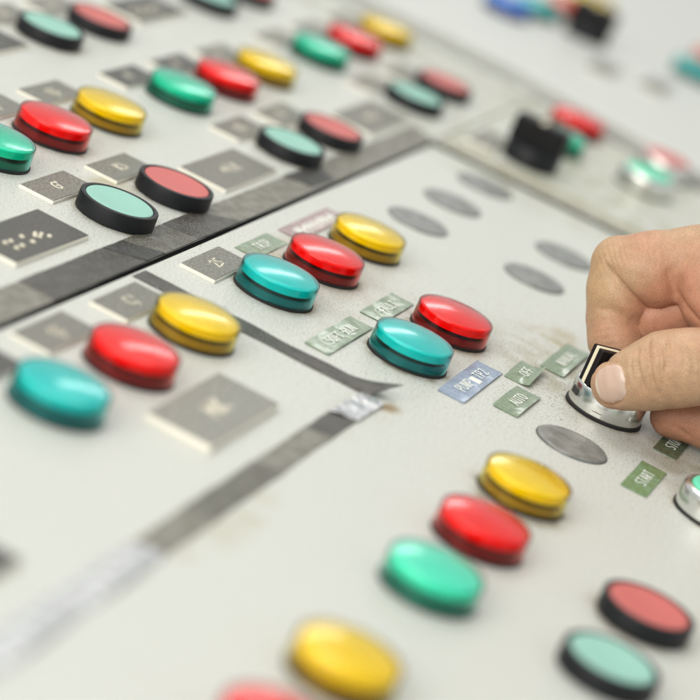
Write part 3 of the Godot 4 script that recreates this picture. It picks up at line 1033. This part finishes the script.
func choose_near(p: Vector3, reach: float) -> void:
	near_bones.clear()
	near_creases.clear()
	for q in bones:
		var t := clampf((p - q[1]).dot(q[5]) / q[6], 0, 1)
		if (p - q[1] - q[5] * t).length() - maxf(q[2], q[4]) < reach + 11.0:
			near_bones.append(q)
	for c in creases:
		for v in c[0]:
			if p.distance_to(v) < reach + 16.0:
				near_creases.append(c)
				break


func skin(p: Vector3) -> float:
	var palm := 1e3
	var web := 1e3
	var index := 1e3
	var mid := 1e3
	var thumb := 1e3
	var middle := 1e3
	var fourth := 1e3
	for q in near_bones:
		var t := clampf((p - q[1]).dot(q[5]) / q[6], 0.0, 1.0)
		var d: float = (p - q[1] - q[5] * t).length() - lerpf(q[2], q[4], t)
		match q[0]:
			"palm": palm = soft_min(palm, d, 8.0)
			"web": web = soft_min(web, d, 7.0)
			"index": index = soft_min(index, d, 3.0)
			"mid": mid = soft_min(mid, d, 3.0)
			"thumb": thumb = soft_min(thumb, d, 4.0)
			"middle": middle = soft_min(middle, d, 3.0)
			_: fourth = soft_min(fourth, d, 4.0)
	var r := soft_min(soft_min(soft_min(palm, web, 9.0), index, 3.0), mid, 0.7)
	r = minf(r, soft_min(soft_min(palm, web, 9.0), thumb, 6.0))
	r = minf(r, soft_min(palm, middle, 5.0))
	r = minf(r, soft_min(palm, fourth, 5.0))
	if r > 6.0:
		return r
	for c in near_creases:
		var best := 1e3
		var along := 0.0
		var pts: Array = c[0]
		for i in pts.size() - 1:
			var a: Vector3 = pts[i]
			var ab: Vector3 = pts[i + 1] - a
			var t := clampf((p - a).dot(ab) / ab.length_squared(), 0, 1)
			var d := (p - a - ab * t).length()
			if d < best:
				best = d
				along = (i + t) / (pts.size() - 1)
		var w: float = c[2]
		if best < 6 * w:
			r += c[1] * (exp(-best * best / (w * w)) + 0.5 * exp(-best * best / (10 * w * w))) * clampf(4 * along + 0.15, 0, 1) * clampf(4 * (1 - along) + 0.35, 0, 1)
	for w in WRINKLES:
		var q: Vector3 = p - w[0]
		var near: float = q.length_squared() / (w[4] * w[4])
		if near < 4.0:
			r += w[3] * exp(-near) * sin(TAU * q.dot(w[1]) / w[2] + 4.0 * skin_noise.get_noise_3dv(p * 1.2))
	return r - 0.2 * skin_noise.get_noise_3dv(p)


func skin_color(p: Vector3, nrm: Vector3) -> Color:
	var base := Color(0.51, 0.345, 0.215)
	var red := Color(0.52, 0.26, 0.165)
	var tan := Color(0.51, 0.345, 0.185)
	var k := 0.12 + 0.35 * skin_noise.get_noise_3dv(p * 0.45 + Vector3(50, 0, 0))
	# blood shows in the knuckle, the fingertip pads and the inside of the curled fingers
	for s in REDNESS:
		k += s[1] * exp(-p.distance_squared_to(s[0]) / (s[2] * s[2]))
	var c := base.lerp(red, clampf(k, 0, 1))
	var t := 0.0
	for s in TANNED:
		t += s[1] * exp(-p.distance_squared_to(s[0]) / (s[2] * s[2]))
	c = c.lerp(tan, clampf(t, 0, 1))
	return c * (0.98 + 0.14 * skin_noise.get_noise_3dv(p * 2.3))


func build_hand() -> void:
	skin_noise.frequency = 0.09
	skin_noise.fractal_octaves = 3
	skin_noise.seed = 3
	lay_out_hand()
	var h := 0.7
	var n := 8
	var lo := Vector3(1e6, 1e6, 1e6)
	var hi := -lo
	for q in bones:
		for e in [[q[1], q[2]], [q[3], q[4]]]:
			var p: Vector3 = e[0]
			var grow := Vector3.ONE * (float(e[1]) + 4.0)
			lo = Vector3(minf(lo.x, p.x - grow.x), minf(lo.y, p.y - grow.y), minf(lo.z, p.z - grow.z))
			hi = Vector3(maxf(hi.x, p.x + grow.x), maxf(hi.y, p.y + grow.y), maxf(hi.z, p.z + grow.z))
	var blocks := Vector3i(((hi - lo) / (h * n)).ceil())
	var ids := {}
	var verts := PackedVector3Array()
	var edges: Array[Array] = []
	var m := n + 1
	for bx in blocks.x:
		for by in blocks.y:
			for bz in blocks.z:
				var o := lo + Vector3(bx, by, bz) * h * n
				var mid := o + Vector3.ONE * h * n * 0.5
				choose_near(mid, h * n * 0.87)
				if near_bones.is_empty():
					continue
				var dm := skin(mid)
				if absf(dm) > h * n * 0.87 + 2.5:
					continue
				var f := PackedFloat32Array()
				f.resize(m * m * m)
				for i in m:
					for j in m:
						for k in m:
							f[(i * m + j) * m + k] = skin(o + Vector3(i, j, k) * h)
				for i in n:
					for j in n:
						for k in n:
							var base := (i * m + j) * m + k
							var inside := 0
							for c in 8:
								if f[base + (c & 1) * m * m + ((c >> 1) & 1) * m + (c >> 2)] < 0:
									inside += 1
							if inside == 0 or inside == 8:
								continue
							var cell := Vector3i(bx * n + i, by * n + j, bz * n + k)
							var total := Vector3.ZERO
							var cuts := 0
							for axis in 3:
								for c in 4:
									var u := Vector3i.ZERO
									u[(axis + 1) % 3] = c & 1
									u[(axis + 2) % 3] = c >> 1
									var w := u
									w[axis] = 1
									var fu := f[base + (u.x * m + u.y) * m + u.z]
									var fw := f[base + (w.x * m + w.y) * m + w.z]
									if (fu < 0) != (fw < 0):
										total += Vector3(u).lerp(Vector3(w), fu / (fu - fw))
										cuts += 1
										if c == 0:
											edges.append([cell, axis, fu < 0])
							ids[cell] = verts.size()
							verts.append(lo + (Vector3(cell) + total / cuts) * h)
	# normals from the field, colours from the place
	var normals := PackedVector3Array()
	var colors := PackedColorArray()
	normals.resize(verts.size())
	colors.resize(verts.size())
	var at_block := Vector3i(-9, -9, -9)
	for i in verts.size():
		var p := verts[i]
		var blk := Vector3i((p - lo) / (h * n))
		if blk != at_block:
			at_block = blk
			choose_near(lo + (Vector3(blk) + Vector3.ONE * 0.5) * h * n, h * n * 0.95)
		var d := 0.3
		var g := Vector3(skin(p + Vector3(d, 0, 0)) - skin(p - Vector3(d, 0, 0)), skin(p + Vector3(0, d, 0)) - skin(p - Vector3(0, d, 0)), skin(p + Vector3(0, 0, d)) - skin(p - Vector3(0, 0, d)))
		normals[i] = g.normalized()
		colors[i] = skin_color(p, normals[i])
	var index := PackedInt32Array()
	for e in edges:
		var c: Vector3i = e[0]
		var axis: int = e[1]
		var s1 := Vector3i.ZERO
		var s2 := Vector3i.ZERO
		s1[(axis + 1) % 3] = 1
		s2[(axis + 2) % 3] = 1
		var v := [ids.get(c), ids.get(c - s1), ids.get(c - s1 - s2), ids.get(c - s2)]
		if v.has(null):
			continue
		# front faces run clockwise
		var order := [0, 2, 1, 0, 3, 2] if e[2] else [0, 1, 2, 0, 2, 3]
		for k in order:
			index.append(v[k])
	for i in verts.size():
		verts[i] = verts[i] * MM
	var arrays := []
	arrays.resize(Mesh.ARRAY_MAX)
	arrays[Mesh.ARRAY_VERTEX] = verts
	arrays[Mesh.ARRAY_NORMAL] = normals
	arrays[Mesh.ARRAY_COLOR] = colors
	arrays[Mesh.ARRAY_INDEX] = index
	var mesh := ArrayMesh.new()
	mesh.add_surface_from_arrays(Mesh.PRIMITIVE_TRIANGLES, arrays)
	var hand := part("hand", mesh, "skin", self)
	tag(hand, "bare hand turning the selector knob between thumb and bent index finger", "hand")
	nail(hand, "thumb_nail", NAIL_AT, NAIL_OUT, NAIL_ALONG, 6.9, 6.5)


# a nail plate laid on the skin: grid in the nail's own axes, dropped onto the field
func nail(parent: Node, called: String, at: Vector3, out: Vector3, along: Vector3, half_wide: float, half_long: float) -> void:
	var across := along.cross(out).normalized()
	var st := SurfaceTool.new()
	st.begin(Mesh.PRIMITIVE_TRIANGLES)
	st.set_smooth_group(0)
	var tints := []
	var nu := 20
	var nv := 20
	var pts := []
	choose_near(at, 18.0)
	for i in nu + 1:
		var row := []
		var tint_row := []
		tints.append(tint_row)
		for j in nv + 1:
			# squircle: rounded at the free edge, flatter at the root
			var s := 2.0 * i / nu - 1.0
			var t := 2.0 * j / nv - 1.0
			var x := s * sqrt(1 - 0.40 * t * t)
			var y := t * sqrt(1 - 0.42 * s * s)
			var p := at + along * x * half_long + across * y * half_wide + out * 9.0
			for k in 40:
				var d := skin(p)
				if d < 0.02:
					break
				p -= out * d * 0.8
			var rim := maxf(absf(s), absf(t))
			p += out * (0.2 * (1.0 - pow(rim, 6.0)) - 0.12 * pow(rim, 6.0))
			row.append(p)
			# pink bed, whitish free edge at the tip, paler moon at the root
			var c := Color(0.64, 0.45, 0.36)
			c = c.lerp(Color(0.80, 0.72, 0.60), clampf((-x - 0.72 - 0.1 * y * y) * 7.0, 0, 1))
			c = c.lerp(Color(0.72, 0.55, 0.47), clampf((x - 0.55 + 0.35 * y * y) * 3.0, 0, 1) * 0.8)
			tint_row.append(c * 0.86)
		pts.append(row)
	for i in nu:
		for j in nv:
			for k in [[0, 0], [1, 0], [1, 1], [0, 0], [1, 1], [0, 1]]:
				st.set_color(tints[i + k[0]][j + k[1]])
				st.add_vertex(pts[i + k[0]][j + k[1]] * MM)
	st.generate_normals()
	part(called, st.commit(), "nail", parent)


func lay_out_hand() -> void:
	bone("palm", 137.5, 69.9, -78.5, 14.5, 169.9, 80.5, -85.9, 17.0)
	bone("palm", 150.0, 55.0, -66.5, 13.0, 182.5, 65.6, -75.1, 20.0)
	bone("palm", 169.9, 80.5, -85.9, 17.0, 210.2, 83.7, -93.7, 22.0)
	bone("palm", 182.5, 65.6, -75.1, 20.0, 211.8, 81.5, -89.0, 22.0)
	bone("palm", 157.6, 45.1, -92.8, 12.0, 195.8, 62.3, -102.7, 20.0)
	bone("palm", 211.0, 82.2, -93.3, 24.0, 268.0, 110.7, -124.1, 27.0)
	bone("index", 137.8, 69.8, -77.4, 14.5, 119.6, 57.5, -73.6, 12.6)
	bone("index", 119.6, 57.5, -73.6, 12.6, 108.2, 50.8, -70.4, 12.6)
	bone("index", 108.2, 50.8, -70.4, 12.6, 97.4, 46.7, -69.4, 10.4)
	bone("index", 106.6, 46.8, -66.0, 9.5, 114.4, 47.6, -67.0, 8.2)
	bone("index", 105.2, 48.2, -67.8, 11.6, 109.8, 48.3, -68.3, 11.6)
	bone("mid", 97.4, 46.7, -69.4, 10.4, 100.2, 38.0, -67.6, 10.2)
	bone("mid", 100.2, 38.0, -67.6, 10.2, 104.0, 28.7, -65.9, 9.6)
	bone("mid", 104.0, 28.7, -65.9, 9.6, 108.3, 22.3, -63.6, 9.6)
	bone("mid", 108.3, 22.3, -63.6, 9.6, 112.9, 18.6, -61.2, 8.2)
	bone("mid", 103.0, 36.8, -66.2, 9.8, 104.3, 35.1, -65.9, 9.6)
	bone("mid", 106.4, 37.1, -67.0, 6.0, 110.6, 36.0, -66.5, 4.0)
	bone("web", 129.3, 58.0, -68.3, 13.0, 136.4, 54.1, -65.4, 14.5)
	bone("web", 136.4, 54.1, -65.4, 14.5, 154.2, 52.0, -62.1, 15.5)
	bone("web", 154.2, 52.0, -62.1, 15.5, 182.9, 60.0, -64.6, 20.0)
	bone("web", 134.1, 65.2, -72.9, 12.5, 143.3, 66.5, -73.2, 14.5)
	bone("thumb", 117.4, 15.1, -35.6, 7.2, 118.9, 16.3, -35.3, 8.4)
	bone("thumb", 118.9, 16.3, -35.3, 8.4, 124.9, 21.6, -36.3, 10.8)
	bone("thumb", 124.9, 21.6, -36.3, 10.8, 131.1, 27.5, -38.0, 12.8)
	bone("thumb", 131.1, 27.5, -38.0, 12.8, 138.6, 32.1, -40.1, 12.9)
	bone("thumb", 138.6, 32.1, -40.1, 12.9, 153.5, 39.8, -44.9, 12.9)
	bone("thumb", 153.5, 39.8, -44.9, 12.9, 186.9, 60.2, -63.4, 18.0)
	bone("middle", 139.2, 8.9, -55.1, 8.2, 152.5, 11.9, -59.0, 9.3)
	bone("middle", 152.5, 11.9, -59.0, 9.3, 161.8, 21.8, -68.7, 9.8)
	bone("middle", 161.8, 21.8, -68.7, 9.8, 157.3, 44.8, -84.1, 10.5)
	bone("middle", 157.3, 44.8, -84.1, 10.5, 159.5, 58.8, -91.4, 13.0)
	bone("ring", 143.7, 12.5, -76.7, 8.2, 158.1, 15.3, -78.6, 9.2)
	bone("ring", 158.1, 15.3, -78.6, 9.2, 164.2, 25.2, -85.5, 9.8)
	bone("ring", 115.8, 33.6, -71.2, 10.0, 133.3, 46.8, -79.5, 11.5)
	bone("ring", 133.3, 46.8, -79.5, 11.5, 168.7, 61.9, -98.8, 14.0)
	crease(1.00, 0.70, [Vector3(93.1, 47.3, -59.7), Vector3(97.4, 45.7, -58.2), Vector3(104.1, 43.3, -56.5), Vector3(109.7, 40.4, -58.6), Vector3(113.7, 38.4, -62.5)])
	crease(2.10, 0.75, [Vector3(99.4, 31.7, -56.4), Vector3(102.4, 33.4, -55.6), Vector3(106.0, 33.5, -55.8), Vector3(109.9, 32.7, -57.3), Vector3(113.8, 31.2, -60.5)])
	crease(2.00, 0.80, [Vector3(114.6, 55.8, -58.8), Vector3(117.8, 52.1, -58.9), Vector3(120.8, 48.6, -59.9), Vector3(127.2, 46.9, -54.2), Vector3(134.1, 44.9, -51.7)])
	crease(1.00, 0.60, [Vector3(122.5, 37.0, -33.1), Vector3(124.5, 33.7, -27.7), Vector3(128.4, 28.5, -24.6), Vector3(132.3, 24.1, -24.7), Vector3(135.4, 20.4, -27.1)])
	crease(0.70, 0.55, [Vector3(120.5, 33.6, -31.4), Vector3(122.0, 30.1, -27.3), Vector3(125.7, 25.9, -24.6), Vector3(130.0, 21.3, -24.9)])
	crease(0.45, 0.55, [Vector3(126.8, 40.4, -34.6), Vector3(130.4, 37.4, -28.1), Vector3(133.3, 31.7, -25.0)])
	crease(0.35, 0.50, [Vector3(120.3, 29.1, -27.9), Vector3(122.0, 25.8, -25.6), Vector3(125.1, 22.1, -24.5)])
	crease(0.55, 0.55, [Vector3(111.6, 13.0, -30.2), Vector3(109.6, 16.8, -33.5), Vector3(107.4, 13.4, -57.3), Vector3(113.5, 23.5, -31.3), Vector3(116.9, 25.3, -28.5), Vector3(119.8, 24.5, -26.2), Vector3(122.3, 21.3, -24.9), Vector3(124.0, 17.3, -25.3), Vector3(123.7, 13.6, -26.9), Vector3(120.9, 10.0, -29.2), Vector3(117.3, 8.6, -30.3), Vector3(114.0, 9.7, -30.5), Vector3(111.9, 12.3, -30.2)])
	crease(0.40, 0.80, [Vector3(140.9, 8.5, -47.1), Vector3(144.2, 7.6, -48.1), Vector3(148.4, 6.4, -49.7)])
